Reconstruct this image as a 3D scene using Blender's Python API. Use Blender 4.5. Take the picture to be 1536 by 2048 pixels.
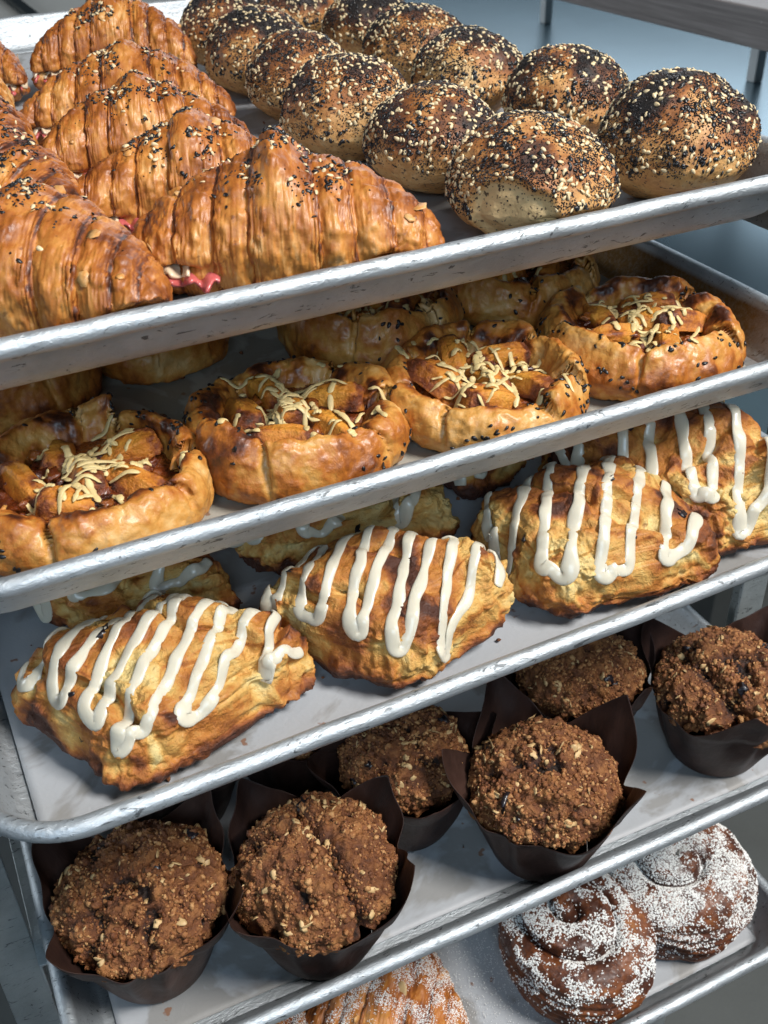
import bpy, math, random
import numpy as np
from mathutils import Vector, Matrix
from mathutils.bvhtree import BVHTree

S = bpy.context.scene
COL = S.collection
for o in list(bpy.data.objects): bpy.data.objects.remove(o)

# ------------------------------------------------------------------ camera
cd = bpy.data.cameras.new('camera'); cam = bpy.data.objects.new('camera', cd); COL.objects.link(cam)
cam.location = (0.03144, -0.28828, 0.32221)
cam.rotation_euler = (0.96465, 0.02458, -0.45632)
cd.sensor_fit = 'VERTICAL'; cd.sensor_height = 24.0; cd.lens = 2098.27/2048*24.0
cd.clip_start = 0.01; cd.clip_end = 60
cd.dof.use_dof = True; cd.dof.focus_distance = 0.50; cd.dof.aperture_fstop = 14.0
S.camera = cam

# ------------------------------------------------------------------ light
W_ = bpy.data.worlds.new('World'); S.world = W_; W_.use_nodes = True
bg = W_.node_tree.nodes['Background']
bg.inputs[0].default_value = (0.55, 0.68, 0.82, 1); bg.inputs[1].default_value = 0.04

def area(name, loc, target, size, sizey, power, color):
    l = bpy.data.lights.new(name, 'AREA'); l.shape = 'RECTANGLE'; l.size = size; l.size_y = sizey
    l.energy = power; l.color = color
    o = bpy.data.objects.new(name, l); COL.objects.link(o); o.location = loc
    d = Vector(target) - Vector(loc); o.rotation_euler = d.to_track_quat('-Z', 'Y').to_euler()
    return o
area('window_light', (1.10, -0.95, 1.75), (0.22, 0.05, 0.0), 0.70, 0.60, 80, (1.0, 0.97, 0.93))
area('far_window_light', (3.4, 4.2, 1.5), (0.6, 0.6, -0.1), 3.4, 2.0, 58, (0.80, 0.91, 1.0))
area('side_fill_light', (-2.6, 2.7, 0.65), (1.2, 1.8, -0.1), 1.6, 1.0, 48, (0.86, 0.94, 1.0))  # added fill lamp, brightens the shelf legs and the pale counter
area('left_fill_light', (-0.45, -1.35, 0.95), (0.15, 0.1, -0.1), 0.7, 0.7, 13, (0.60, 0.80, 1.0))  # added cool fill from the front left, for the papers and back rows

S.view_settings.view_transform = 'Standard'; S.view_settings.look = 'None'
S.view_settings.gamma = 1; S.view_settings.exposure = 0.0; S.view_settings.use_curve_mapping = False
S.cycles.max_bounces = 6; S.cycles.diffuse_bounces = 3; S.cycles.glossy_bounces = 3
S.cycles.use_denoising = True; S.cycles.use_adaptive_sampling = True; S.cycles.adaptive_threshold = .02

# ------------------------------------------------------------------ numpy noise
_rs = np.random.RandomState(7)
_perm = np.concatenate([_rs.permutation(256)]*3)
_g = _rs.normal(size=(256, 3)); _g /= np.linalg.norm(_g, axis=1)[:, None]
def pnoise(P):
    P = np.asarray(P, float); i = np.floor(P).astype(int); f = P - i; i &= 255
    u = f*f*f*(f*(f*6-15)+10); out = 0
    for dx in (0, 1):
        for dy in (0, 1):
            for dz in (0, 1):
                h = _perm[_perm[_perm[(i[:, 0]+dx) & 255] + ((i[:, 1]+dy) & 255)] + ((i[:, 2]+dz) & 255)]
                g = _g[h]; d = f - np.array([dx, dy, dz])
                w = (u[:, 0] if dx else 1-u[:, 0])*(u[:, 1] if dy else 1-u[:, 1])*(u[:, 2] if dz else 1-u[:, 2])
                out = out + w*(g*d).sum(1)
    return out*1.5
def fbm(P, sc, oct=4, seed=0, rough=.5, ridge=False):
    P = np.asarray(P)*sc + seed*17.31; a = 1; t = 0; s = 0
    for k in range(oct):
        n = pnoise(P)
        if ridge: n = 1-2*np.abs(n)
        t = t + a*n; s += a; a *= rough; P = P*2.03 + 5.1
    return t/s
def worley(P, sc, seed=0):
    P = np.asarray(P)*sc + seed*9.7; i = np.floor(P).astype(int); best = np.full(len(P), 9.)
    for dx in (-1, 0, 1):
        for dy in (-1, 0, 1):
            for dz in (-1, 0, 1):
                c = i + np.array([dx, dy, dz])
                h = _perm[_perm[_perm[c[:, 0] & 255] + (c[:, 1] & 255)] + (c[:, 2] & 255)]
                j = c + .5 + _g[h]*.45
                best = np.minimum(best, ((P-j)**2).sum(1))
    return np.sqrt(best)
def sst(a, b, x):
    t = np.clip((x-a)/(b-a), 0, 1); return t*t*(3-2*t)

# ------------------------------------------------------------------ mesh helpers
def mesh_np(name, V, F, mats, attrs=None, smooth=True, fmat=None):
    V = np.asarray(V, np.float32); F = np.asarray(F, np.int32); k = F.shape[1]
    me = bpy.data.meshes.new(name)
    me.vertices.add(len(V)); me.vertices.foreach_set('co', V.ravel())
    me.loops.add(F.size); me.loops.foreach_set('vertex_index', F.ravel())
    me.polygons.add(len(F)); me.polygons.foreach_set('loop_start', np.arange(0, F.size, k, dtype=np.int32))
    try: me.polygons.foreach_set('loop_total', np.full(len(F), k, np.int32))
    except Exception: pass
    me.polygons.foreach_set('use_smooth', np.full(len(F), smooth))
    for m in (mats if isinstance(mats, (list, tuple)) else [mats]): me.materials.append(m)
    if fmat is not None: me.polygons.foreach_set('material_index', np.asarray(fmat, np.int32))
    for n, a in (attrs or {}).items():
        at = me.attributes.new(n, 'FLOAT', 'POINT'); at.data.foreach_set('value', np.asarray(a, np.float32))
    me.update(calc_edges=True); me.validate()
    return me
def obj(name, me, parent=None, loc=None, rot=None):
    o = bpy.data.objects.new(name, me); COL.objects.link(o)
    if parent: o.parent = parent
    if loc is not None: o.location = loc
    if rot is not None: o.rotation_euler = rot
    return o
def empty(name, loc, rz=0, rx=0, ry=0):
    o = bpy.data.objects.new(name, None); COL.objects.link(o); o.location = loc
    o.rotation_euler = (rx, ry, rz); o.empty_display_size = .02; return o
def tag(o, label=None, cat=None, group=None, kind=None):
    if label: o['label'] = label
    if cat: o['category'] = cat
    if group: o['group'] = group
    if kind: o['kind'] = kind
    return o
def grid_faces(nu, nv, closeu=False, closev=False):
    iu = np.arange(nu if closeu else nu-1); iv = np.arange(nv if closev else nv-1)
    a, b = np.meshgrid(iu, iv, indexing='ij'); a = a.ravel(); b = b.ravel()
    a2 = (a+1) % nu; b2 = (b+1) % nv
    return np.stack([a*nv+b, a2*nv+b, a2*nv+b2, a*nv+b2], 1)
def orient(V, F):
    c = V[F].mean(1); fn = np.cross(V[F[:, 2]]-V[F[:, 0]], V[F[:, -1]]-V[F[:, 1]]); c0 = V.mean(0)
    return F if ((c-c0)*fn).sum() > 0 else F[:, ::-1].copy()
def vnormals(V, F):
    n = np.zeros_like(V); fn = np.cross(V[F[:, 2]]-V[F[:, 0]], V[F[:, -1]]-V[F[:, 1]])
    for k in range(F.shape[1]): np.add.at(n, F[:, k], fn)
    return n/(np.linalg.norm(n, axis=1)[:, None]+1e-12)
def sample(V, F, n, rs, wfun=None):
    c = V[F].mean(1); fn = np.cross(V[F[:, 2]]-V[F[:, 0]], V[F[:, -1]]-V[F[:, 1]])
    ar = np.linalg.norm(fn, axis=1)+1e-15; N = fn/ar[:, None]
    w = ar.copy()
    if wfun is not None: w = w*np.clip(wfun(c, N), 0, None)
    w = w/w.sum(); idx = rs.choice(len(F), n, p=w)
    r = rs.rand(n, 2); q = F[idx]
    P = (V[q[:, 0]]*(1-r[:, :1])+V[q[:, 1]]*r[:, :1])*(1-r[:, 1:]) + (V[q[:, -1]]*(1-r[:, :1])+V[q[:, 2]]*r[:, :1])*r[:, 1:]
    return P, N[idx]
def scatter(tV, tF, P, N, scl, rs, sink=0., tilt=.25, jit=.25):
    """copies of a template at points P, its z along N, random spin -> one mesh"""
    n = len(P); N = N + rs.normal(size=N.shape)*tilt; N /= np.linalg.norm(N, axis=1)[:, None]
    r = rs.normal(size=N.shape); T = np.cross(N, r); T /= np.linalg.norm(T, axis=1)[:, None]; B = np.cross(N, T)
    s = scl*(1+jit*(rs.rand(n)*2-1))
    L = tV[None]*s[:, None, None]
    V = (P+N*0)[:, None] + L[..., 0:1]*T[:, None] + L[..., 1:2]*B[:, None] + (L[..., 2:3]-sink)*N[:, None]
    F = tF[None] + (np.arange(n)*len(tV))[:, None, None]
    return V.reshape(-1, 3), F.reshape(-1, tF.shape[1])
def ball(nu, nv, sx, sy, sz, tear=0):
    V = []; 
    for i in range(nu):
        ph = math.pi*(i+.5)/nu if False else math.pi*i/(nu-1)
        for j in range(nv):
            th = 2*math.pi*j/nv; x = math.cos(ph); r = math.sin(ph)
            r *= (1-tear*x)
            V.append((x*sx, r*math.cos(th)*sy, r*math.sin(th)*sz))
    return np.array(V), grid_faces(nu, nv, closev=True)
SES = ball(6, 7, 1.5e-3, .92e-3, .5e-3, .3)
POP = (np.array([(1,0,0),(0,1,0),(-1,0,0),(0,-1,0),(0,0,1),(0,0,-1)], float)*.42e-3,
       np.array([(0,1,4),(1,2,4),(2,3,4),(3,0,4),(1,0,5),(2,1,5),(3,2,5),(0,3,5)]))
def chunk(seed, amp=.35, sub=1):
    import bmesh
    bm = bmesh.new(); bmesh.ops.create_icosphere(bm, subdivisions=sub, radius=1)
    V = np.array([v.co[:] for v in bm.verts]); F = np.array([[v.index for v in f.verts] for f in bm.faces]); bm.free()
    V = V*(1+amp*pnoise(V*1.7+seed*3.3)*2)[:, None]; return V, F
def tube(P, R, nseg=10, flat=1., up=None, cap=True):
    """tube with per-point radius along polyline P; 'up' per point flattens it along that direction"""
    P = np.asarray(P, float); n = len(P); T = np.gradient(P, axis=0); T /= np.linalg.norm(T, axis=1)[:, None]+1e-12
    U = np.tile([0, 0, 1.], (n, 1)) if up is None else np.asarray(up, float)
    A = np.cross(T, U); A /= np.linalg.norm(A, axis=1)[:, None]+1e-9; U = np.cross(A, T)
    R = np.broadcast_to(np.asarray(R, float), (n,))
    if cap:
        d = np.arange(n); e = np.minimum(d, n-1-d); k = 3
        R = R*np.sqrt(np.clip(1-(1-np.clip(e/k, 0, 1))**2, .0004, 1))
    th = np.arange(nseg)*2*np.pi/nseg
    V = P[:, None] + R[:, None, None]*(np.cos(th)[None, :, None]*A[:, None] + flat*np.sin(th)[None, :, None]*U[:, None])
    F = grid_faces(n, nseg, closev=True)
    return V.reshape(-1, 3), F
def join(parts):
    Vs = []; Fs = []; o = 0
    for V, F in parts: Vs.append(V); Fs.append(F+o); o += len(V)
    return np.concatenate(Vs), np.concatenate(Fs)
def superell(a, b, c, e1, e2, n, m):
    ph = np.linspace(-np.pi/2, np.pi/2, n); th = np.arange(m)*2*np.pi/m
    p = lambda x, e: np.sign(x)*np.abs(x)**e
    PH, TH = np.meshgrid(ph, th, indexing='ij')
    V = np.stack([a*p(np.cos(PH), e1)*p(np.cos(TH), e2), b*p(np.cos(PH), e1)*p(np.sin(TH), e2), c*p(np.sin(PH), e1)], -1)
    return V.reshape(-1, 3), grid_faces(n, m, closev=True)

# ------------------------------------------------------------------ materials
def mat(name):
    m = bpy.data.materials.new(name); m.use_nodes = True; nt = m.node_tree
    return m, nt, nt.nodes['Principled BSDF']
def N_(nt, t, **k):
    n = nt.nodes.new(t)
    for a, b in k.items():
        if a.startswith('i_'):
            key = a[2:]; n.inputs[int(key) if key.isdigit() else key].default_value = b
        else: setattr(n, a, b)
    return n
def ocoord(nt, obj_random=True):
    tc = N_(nt, 'ShaderNodeTexCoord')
    if not obj_random: return tc.outputs['Object']
    oi = N_(nt, 'ShaderNodeObjectInfo'); mu = N_(nt, 'ShaderNodeMath', operation='MULTIPLY', i_1=3.7)
    nt.links.new(oi.outputs['Random'], mu.inputs[0])
    ad = N_(nt, 'ShaderNodeVectorMath', operation='ADD'); nt.links.new(tc.outputs['Object'], ad.inputs[0]); nt.links.new(mu.outputs[0], ad.inputs[1])
    return ad.outputs[0]
def ramp(nt, fac, stops):
    r = N_(nt, 'ShaderNodeValToRGB'); e = r.color_ramp.elements
    while len(e) < len(stops): e.new(.5)
    for el, (p, c) in zip(e, stops): el.position = p; el.color = (*c, 1)
    nt.links.new(fac, r.inputs[0]); return r.outputs[0]
def math_(nt, op, a, b=None, clamp=False):
    n = N_(nt, 'ShaderNodeMath', operation=op); n.use_clamp = clamp
    for i, x in enumerate((a, b)):
        if x is None: continue
        if isinstance(x, (int, float)): n.inputs[i].default_value = x
        else: nt.links.new(x, n.inputs[i])
    return n.outputs[0]
def noise_(nt, co, scale, detail=6, rough=.6, dist=0, stretch=None):
    if stretch:
        mp = N_(nt, 'ShaderNodeMapping'); mp.inputs['Scale'].default_value = stretch; nt.links.new(co, mp.inputs[0]); co = mp.outputs[0]
    n = N_(nt, 'ShaderNodeTexNoise'); n.inputs['Scale'].default_value = scale; n.inputs['Detail'].default_value = detail
    n.inputs['Roughness'].default_value = rough; n.inputs['Distortion'].default_value = dist
    nt.links.new(co, n.inputs['Vector']); return n.outputs['Fac']
def mix(nt, fac, a, b, mode='MIX'):
    n = N_(nt, 'ShaderNodeMix', data_type='RGBA', blend_type=mode)
    for s, x in ((0, fac), (6, a), (7, b)):
        if isinstance(x, (int, float)): n.inputs[s].default_value = x
        elif isinstance(x, tuple): n.inputs[s].default_value = (*x, 1)
        else: nt.links.new(x, n.inputs[s])
    return n.outputs[2]
def bump(nt, h, strength, dist, bsdf, prev=None):
    b = N_(nt, 'ShaderNodeBump'); b.inputs['Strength'].default_value = strength; b.inputs['Distance'].default_value = dist
    nt.links.new(h, b.inputs['Height'])
    if prev is not None: nt.links.new(prev, b.inputs['Normal'])
    nt.links.new(b.outputs[0], bsdf.inputs['Normal']); return b.outputs[0]
def toast_mat(name, stops, nsc=60, namp=.5, rough=(.3, .6), coat=0., bsc=250, bstr=.5, bdist=.001, sss=.0, spot=None, stretch=None):
    m, nt, b = mat(name); co = ocoord(nt)
    at = N_(nt, 'ShaderNodeAttribute', attribute_name='toast')
    n = noise_(nt, co, nsc, 8, .65, .3, stretch); n2 = noise_(nt, co, nsc*4.5, 4, .6)
    nn = math_(nt, 'ADD', math_(nt, 'MULTIPLY', math_(nt, 'SUBTRACT', n, .5), namp*2), math_(nt, 'MULTIPLY', math_(nt, 'SUBTRACT', n2, .5), namp*.8))
    f = math_(nt, 'ADD', at.outputs['Fac'], nn, True)
    c = ramp(nt, f, stops)
    if spot:   # small dark burnt specks
        v = noise_(nt, co, spot[0], 3, .5); k = N_(nt, 'ShaderNodeMapRange'); k.inputs[1].default_value = spot[1]; k.inputs[2].default_value = spot[1]+.06
        nt.links.new(v, k.inputs[0]); c = mix(nt, math_(nt, 'MULTIPLY', k.outputs[0], spot[3]), c, spot[2])
    nt.links.new(c, b.inputs['Base Color'])
    r = N_(nt, 'ShaderNodeMapRange'); r.inputs[3].default_value = rough[0]; r.inputs[4].default_value = rough[1]
    nt.links.new(n2, r.inputs[0]); nt.links.new(r.outputs[0], b.inputs['Roughness'])
    b.inputs['Coat Weight'].default_value = coat; b.inputs['Coat Roughness'].default_value = .22
    if sss: b.inputs['Subsurface Weight'].default_value = sss; b.inputs['Subsurface Radius'].default_value = (.004, .002, .001); b.inputs['Subsurface Scale'].default_value = 1
    h1 = noise_(nt, co, bsc, 6, .65); h2 = noise_(nt, co, bsc*.28, 4, .6, .6)
    hh = math_(nt, 'ADD', h1, math_(nt, 'MULTIPLY', h2, 1.6))
    bump(nt, hh, bstr, bdist, b)
    return m
def dust(m, sc, lo, amount):
    nt = m.node_tree; b = nt.nodes['Principled BSDF']; src = b.inputs['Base Color'].links[0].from_socket; co = ocoord(nt)
    a = noise_(nt, co, sc, 6, .75, .2); f = noise_(nt, co, 1500, 2, .8)
    at = N_(nt, 'ShaderNodeAttribute', attribute_name='dust')
    k = N_(nt, 'ShaderNodeMapRange'); k.inputs[1].default_value = lo; k.inputs[2].default_value = lo+.14
    nt.links.new(math_(nt, 'ADD', math_(nt, 'ADD', math_(nt, 'MULTIPLY', a, .6), math_(nt, 'MULTIPLY', f, .4)), math_(nt, 'MULTIPLY', at.outputs['Fac'], .25)), k.inputs[0])
    nt.links.new(mix(nt, math_(nt, 'MULTIPLY', k.outputs[0], amount), src, (.78, .78, .75)), b.inputs['Base Color'])
def plain(name, col, rough=.5, coat=0, metal=0, var=.25, sc=300, bstr=.2, bdist=.0005, sss=0):
    m, nt, b = mat(name); co = ocoord(nt); n = noise_(nt, co, sc, 4, .6)
    c = mix(nt, n, tuple(x*(1-var) for x in col), tuple(min(1, x*(1+var)) for x in col))
    nt.links.new(c, b.inputs['Base Color']); b.inputs['Roughness'].default_value = rough; b.inputs['Metallic'].default_value = metal
    b.inputs['Coat Weight'].default_value = coat; b.inputs['Coat Roughness'].default_value = .15
    if sss: b.inputs['Subsurface Weight'].default_value = sss; b.inputs['Subsurface Radius'].default_value = (.003, .0025, .002); b.inputs['Subsurface Scale'].default_value = 1
    if bstr: bump(nt, n, bstr, bdist, b)
    return m

M = {}
M['croissant'] = toast_mat('croissant_crust', [(0, (.72, .45, .19)), (.26, (.56, .235, .050)), (.50, (.38, .118, .018)), (.74, (.17, .042, .008)), (.96, (.05, .012, .004))], 50, .44, (.36, .62), .10, 240, .40, .0009, spot=(220, .66, (.12, .03, .008), .6), stretch=(1.6, .8, .8))
M['roll'] = toast_mat('roll_crust', [(0, (.66, .46, .22)), (.25, (.56, .29, .095)), (.5, (.33, .12, .03)), (.72, (.10, .032, .012)), (.9, (.022, .012, .009)), (1, (.012, .009, .008))], 75, .42, (.45, .75), .05, 420, .6, .0009, spot=(480, .60, (.03, .012, .008), .85))
M['galette'] = toast_mat('galette_dough', [(0, (.66, .42, .17)), (.26, (.58, .28, .062)), (.52, (.42, .135, .019)), (.76, (.17, .042, .007)), (.95, (.05, .013, .005))], 42, .66, (.30, .62), .20, 170, .65, .0014, spot=(90, .68, (.25, .07, .015), .6))
M['filling'] = toast_mat('jam_filling', [(0, (.30, .09, .012)), (.4, (.16, .032, .006)), (.7, (.06, .010, .004)), (1, (.02, .005, .003))], 110, .6, (.12, .45), .45, 200, 1., .0020)
M['squash'] = toast_mat('roast_squash', [(0, (.66, .29, .035)), (.45, (.50, .165, .016)), (.7, (.20, .045, .008)), (1, (.05, .012, .004))], 70, .75, (.40, .7), .05, 260, 1., .0018)
M['cheese'] = plain('grated_cheese', (.66, .50, .23), .48, .05, var=.38, sc=110, bstr=.4, sss=.15)
M['scone'] = toast_mat('scone_crust', [(0, (.70, .53, .22)), (.20, (.62, .36, .095)), (.44, (.47, .175, .028)), (.66, (.24, .065, .011)), (.9, (.06, .015, .005))], 40, .58, (.45, .75), .05, 260, 1., .0020, spot=(110, .67, (.20, .055, .012), .7))
M['icing'] = plain('sugar_icing', (.62, .575, .46), .32, .3, var=.05, sc=120, bstr=.25, bdist=.0008, sss=.25)
M['muffin'] = toast_mat('muffin_crumb', [(0, (.50, .24, .08)), (.32, (.33, .135, .040)), (.58, (.16, .052, .014)), (.85, (.07, .021, .007)), (1, (.02, .008, .004))], 110, .5, (.5, .8), 0, 420, 1.0, .0018)
M['crumb'] = toast_mat('streusel_crumb', [(0, (.52, .28, .11)), (.30, (.30, .115, .034)), (.6, (.15, .046, .012)), (1, (.08, .026, .009))], 230, .6, (.5, .8), 0, 700, .8, .001)
M['oat'] = plain('oat_flake', (.56, .37, .17), .55, var=.3, sc=260, bstr=.5)
M['berry'] = plain('dark_berry', (.014, .010, .013), .35, .3, var=.5, sc=300, bstr=.8, bdist=.001)
M['bun'] = toast_mat('bun_crust', [(0, (.42, .17, .045)), (.32, (.19, .055, .013)), (.55, (.065, .017, .006)), (1, (.024, .008, .005))], 70, .5, (.38, .65), .12, 200, .8, .0014)
dust(M['bun'], 90, .62, .85)
M['sugar'] = plain('sugar_grains', (.80, .80, .77), .7, var=.08, sc=900, bstr=.0, sss=0)
M['white_seed'] = plain('white_sesame', (.70, .55, .32), .42, .1, var=.25, sc=90, bstr=.2)
M['black_seed'] = plain('black_sesame', (.012, .011, .012), .38, .1, var=.4, sc=300, bstr=.2)
M['poppy'] = plain('poppy_seed', (.014, .009, .009), .5, var=.5, sc=300, bstr=0)
M['ham'] = plain('ham', (.50, .105, .10), .3, .3, var=.35, sc=130, bstr=.4, sss=.2)
M['cheese_slice'] = plain('cheese_slice', (.70, .55, .38), .3, .3, var=.1, sc=60, bstr=.3, sss=.2)

def alu(name, base=(.50, .54, .57), brown_tint=False):
    m, nt, b = mat(name); co = ocoord(nt, True)
    n = noise_(nt, co, 26, 6, .6); s = noise_(nt, co, 90, 8, .75, stretch=(.25, 5, 5)); s2 = noise_(nt, co, 420, 5, .7, .8, stretch=(.5, 1, 1))
    c = ramp(nt, n, [(.25, tuple(x*.72 for x in base)), (.5, base), (.8, tuple(min(1, x*1.25) for x in base))])
    # dark nicks and rub marks
    v = noise_(nt, co, 130, 5, .7, 2.0, stretch=(.5, 1.6, 1.6)); k = N_(nt, 'ShaderNodeMapRange'); k.inputs[1].default_value = .60; k.inputs[2].default_value = .64; nt.links.new(v, k.inputs[0])
    c = mix(nt, math_(nt, 'MULTIPLY', k.outputs[0], .8), c, (.07, .075, .08))
    v2 = noise_(nt, co, 30, 4, .7, 1.0); k2 = N_(nt, 'ShaderNodeMapRange'); k2.inputs[1].default_value = .70; k2.inputs[2].default_value = .73; nt.links.new(v2, k2.inputs[0])
    c = mix(nt, math_(nt, 'MULTIPLY', k2.outputs[0], .6), c, (.22, .10, .04))
    if brown_tint:
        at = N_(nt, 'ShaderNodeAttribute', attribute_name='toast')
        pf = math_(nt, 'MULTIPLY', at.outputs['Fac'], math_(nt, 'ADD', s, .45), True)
        c = mix(nt, pf, c, (.22, .115, .032))  # golden brown tint, strongest on the right inner wall
    nt.links.new(c, b.inputs['Base Color']); b.inputs['Metallic'].default_value = .80
    r = N_(nt, 'ShaderNodeMapRange'); r.inputs[3].default_value = .36; r.inputs[4].default_value = .66; nt.links.new(s, r.inputs[0]); nt.links.new(r.outputs[0], b.inputs['Roughness'])
    h = math_(nt, 'ADD', math_(nt, 'MULTIPLY', s2, .8), math_(nt, 'ADD', n, math_(nt, 'MULTIPLY', v, .7)))
    bump(nt, h, .55, .0011, b)
    return m
M['alu'] = alu('tray_aluminium', brown_tint=True)
M['steel'] = alu('rack_steel', (.42, .46, .47))
def paper(name, col, stain):
    m, nt, b = mat(name); co = ocoord(nt)
    n = noise_(nt, co, 14, 5, .6, .5); n2 = noise_(nt, co, 500, 3, .6)
    k = N_(nt, 'ShaderNodeMapRange'); k.inputs[1].default_value = .53; k.inputs[2].default_value = .58; nt.links.new(n, k.inputs[0])
    c = mix(nt, math_(nt, 'MULTIPLY', k.outputs[0], stain), col, tuple(x*y for x, y in zip(col, (.62, .58, .52))))
    sp = noise_(nt, co, 85, 3, .5); k2 = N_(nt, 'ShaderNodeMapRange'); k2.inputs[1].default_value = .70; k2.inputs[2].default_value = .73; nt.links.new(sp, k2.inputs[0])
    c = mix(nt, math_(nt, 'MULTIPLY', k2.outputs[0], .8), c, (.20, .08, .03))
    nt.links.new(c, b.inputs['Base Color']); b.inputs['Roughness'].default_value = .55
    bump(nt, math_(nt, 'ADD', n2, math_(nt, 'MULTIPLY', n, 6)), .3, .0006, b)
    return m
M['paper'] = paper('parchment', (.36, .375, .395), .8)
M['paper_oily'] = paper('parchment_oily', (.36, .34, .29), .9)
def wrapper_mat():
    m, nt, b = mat('brown_muffin_paper'); co = ocoord(nt)
    n = noise_(nt, co, 22, 5, .6, .4); n2 = noise_(nt, co, 260, 4, .7, stretch=(1, 1, .2))
    c = ramp(nt, n, [(.3, (.016, .008, .007)), (.55, (.040, .019, .014)), (.8, (.085, .045, .034))])
    nt.links.new(c, b.inputs['Base Color']); b.inputs['Roughness'].default_value = .50
    b.inputs['Specular IOR Level'].default_value = .3
    bump(nt, math_(nt, 'ADD', n2, math_(nt, 'MULTIPLY', n, 3)), .45, .0009, b); return m
M['wrapper'] = wrapper_mat()

# ------------------------------------------------------------------ trays
W, D, RC = .457, .66, .038
TZ = [.16315, .08100, 0., -.16376, -.31608]
TY = [.07508, .04848, 0., -.01258, -.03004]
TX = [-.00342, -.00178, .00221, .0054, -.00242]
TA = [.01591, .00033, .01064, -.01665, -.01278]
FLOOR = -.022
def ringpts(inset, w=W, d=D, r=RC, ns=14):
    P = []; cs = [(w-r, r, -90), (w-r, d-r, 0), (r, d-r, 90), (r, r, 180)]
    for cx, cy, a0 in cs:
        for k in range(ns+1):
            a = math.radians(a0+90*k/ns); P.append((cx+max(r-inset, .002)*math.cos(a), cy+max(r-inset, .002)*math.sin(a)))
    # subdivide the straight runs
    Q = []; n = len(P)
    for i in range(n):
        a, b = P[i], P[(i+1) % n]; L = math.hypot(b[0]-a[0], b[1]-a[1]); m = 1 if L < .03 else 24
        for k in range(m): Q.append((a[0]+(b[0]-a[0])*k/m, a[1]+(b[1]-a[1])*k/m))
    return Q
def make_tray(i, label):
    r = .0041; prof = []
    for a in range(-75, 181, 15):         # rolled rim: from below outside, over the top, to the inner side
        t = math.radians(a); prof.append((-r*math.cos(t), r*math.sin(t)))
    prof += [(.0052, -.003), (.0062, -.006), (.0105, -.016), (.0125, -.0195), (.0155, -.0215), (.020, -.022)]
    rings = [[(x, y, z) for x, y in ringpts(ins)] for ins, z in prof]
    n = len(rings[0]); V = [p for rg in rings for p in rg]
    F = grid_faces(len(rings), n, closev=True)[:, ::-1]
    V = np.array(V)
    # dents in the rim
    dn = pnoise(V*55+i*7)*.0005; V[:, 2] += dn*(V[:, 2] > -.012); V[:, 1] += pnoise(V*12+i*3+40)*.0009
    ins = np.repeat([p[0] for p in prof], n); zz = np.repeat([p[1] for p in prof], n)
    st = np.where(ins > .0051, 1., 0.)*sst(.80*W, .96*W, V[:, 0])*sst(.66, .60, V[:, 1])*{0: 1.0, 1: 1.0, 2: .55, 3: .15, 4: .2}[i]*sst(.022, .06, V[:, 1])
    # floor: concentric grid faces to a centre ring
    o = empty('sheet_pan', (TX[i]+W/2, TY[i], TZ[i]), TA[i])
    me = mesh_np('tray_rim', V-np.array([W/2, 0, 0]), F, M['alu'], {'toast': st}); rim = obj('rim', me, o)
    sol = rim.modifiers.new('thickness', 'SOLIDIFY'); sol.thickness = .0009; sol.offset = -1
    fl = np.array([(x-W/2, y, -.022) for x, y in ringpts(.0199)]+[(0, D/2, -.022)]); k = len(fl)-1
    fl2 = fl.copy(); fl2[:, 2] -= .0012
    T1 = [(a, (a+1) % k, k) for a in range(k)]; T2 = [((a+1) % k+k+1, a+k+1, 2*k+1) for a in range(k)]
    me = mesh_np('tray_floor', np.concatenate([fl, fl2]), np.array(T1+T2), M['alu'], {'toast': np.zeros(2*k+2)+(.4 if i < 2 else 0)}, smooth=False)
    obj('floor', me, o)
    tag(o, label, 'baking tray', 'aluminium sheet pans on the rack'); return o
TL = ['topmost aluminium baking tray, holding croissants and seeded rolls',
      'second aluminium baking tray from the top, holding the cheese topped galettes',
      'middle aluminium baking tray with its rounded left corner in view, under the iced scones',
      'aluminium baking tray under the muffins in brown paper cups',
      'lowest aluminium baking tray, under the sugar dusted swirl buns']
for i in range(5): make_tray(i, TL[i])
def onpan(i, x, y, h=0.):
    """pan-local point (x from its left rim, y from its front rim, h above its paper) -> world"""
    c, s = math.cos(TA[i]), math.sin(TA[i]); dx = x-W/2
    return (TX[i]+W/2+dx*c-y*s, TY[i]+dx*s+y*c, TZ[i]+FLOOR+.0012+h)

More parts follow.
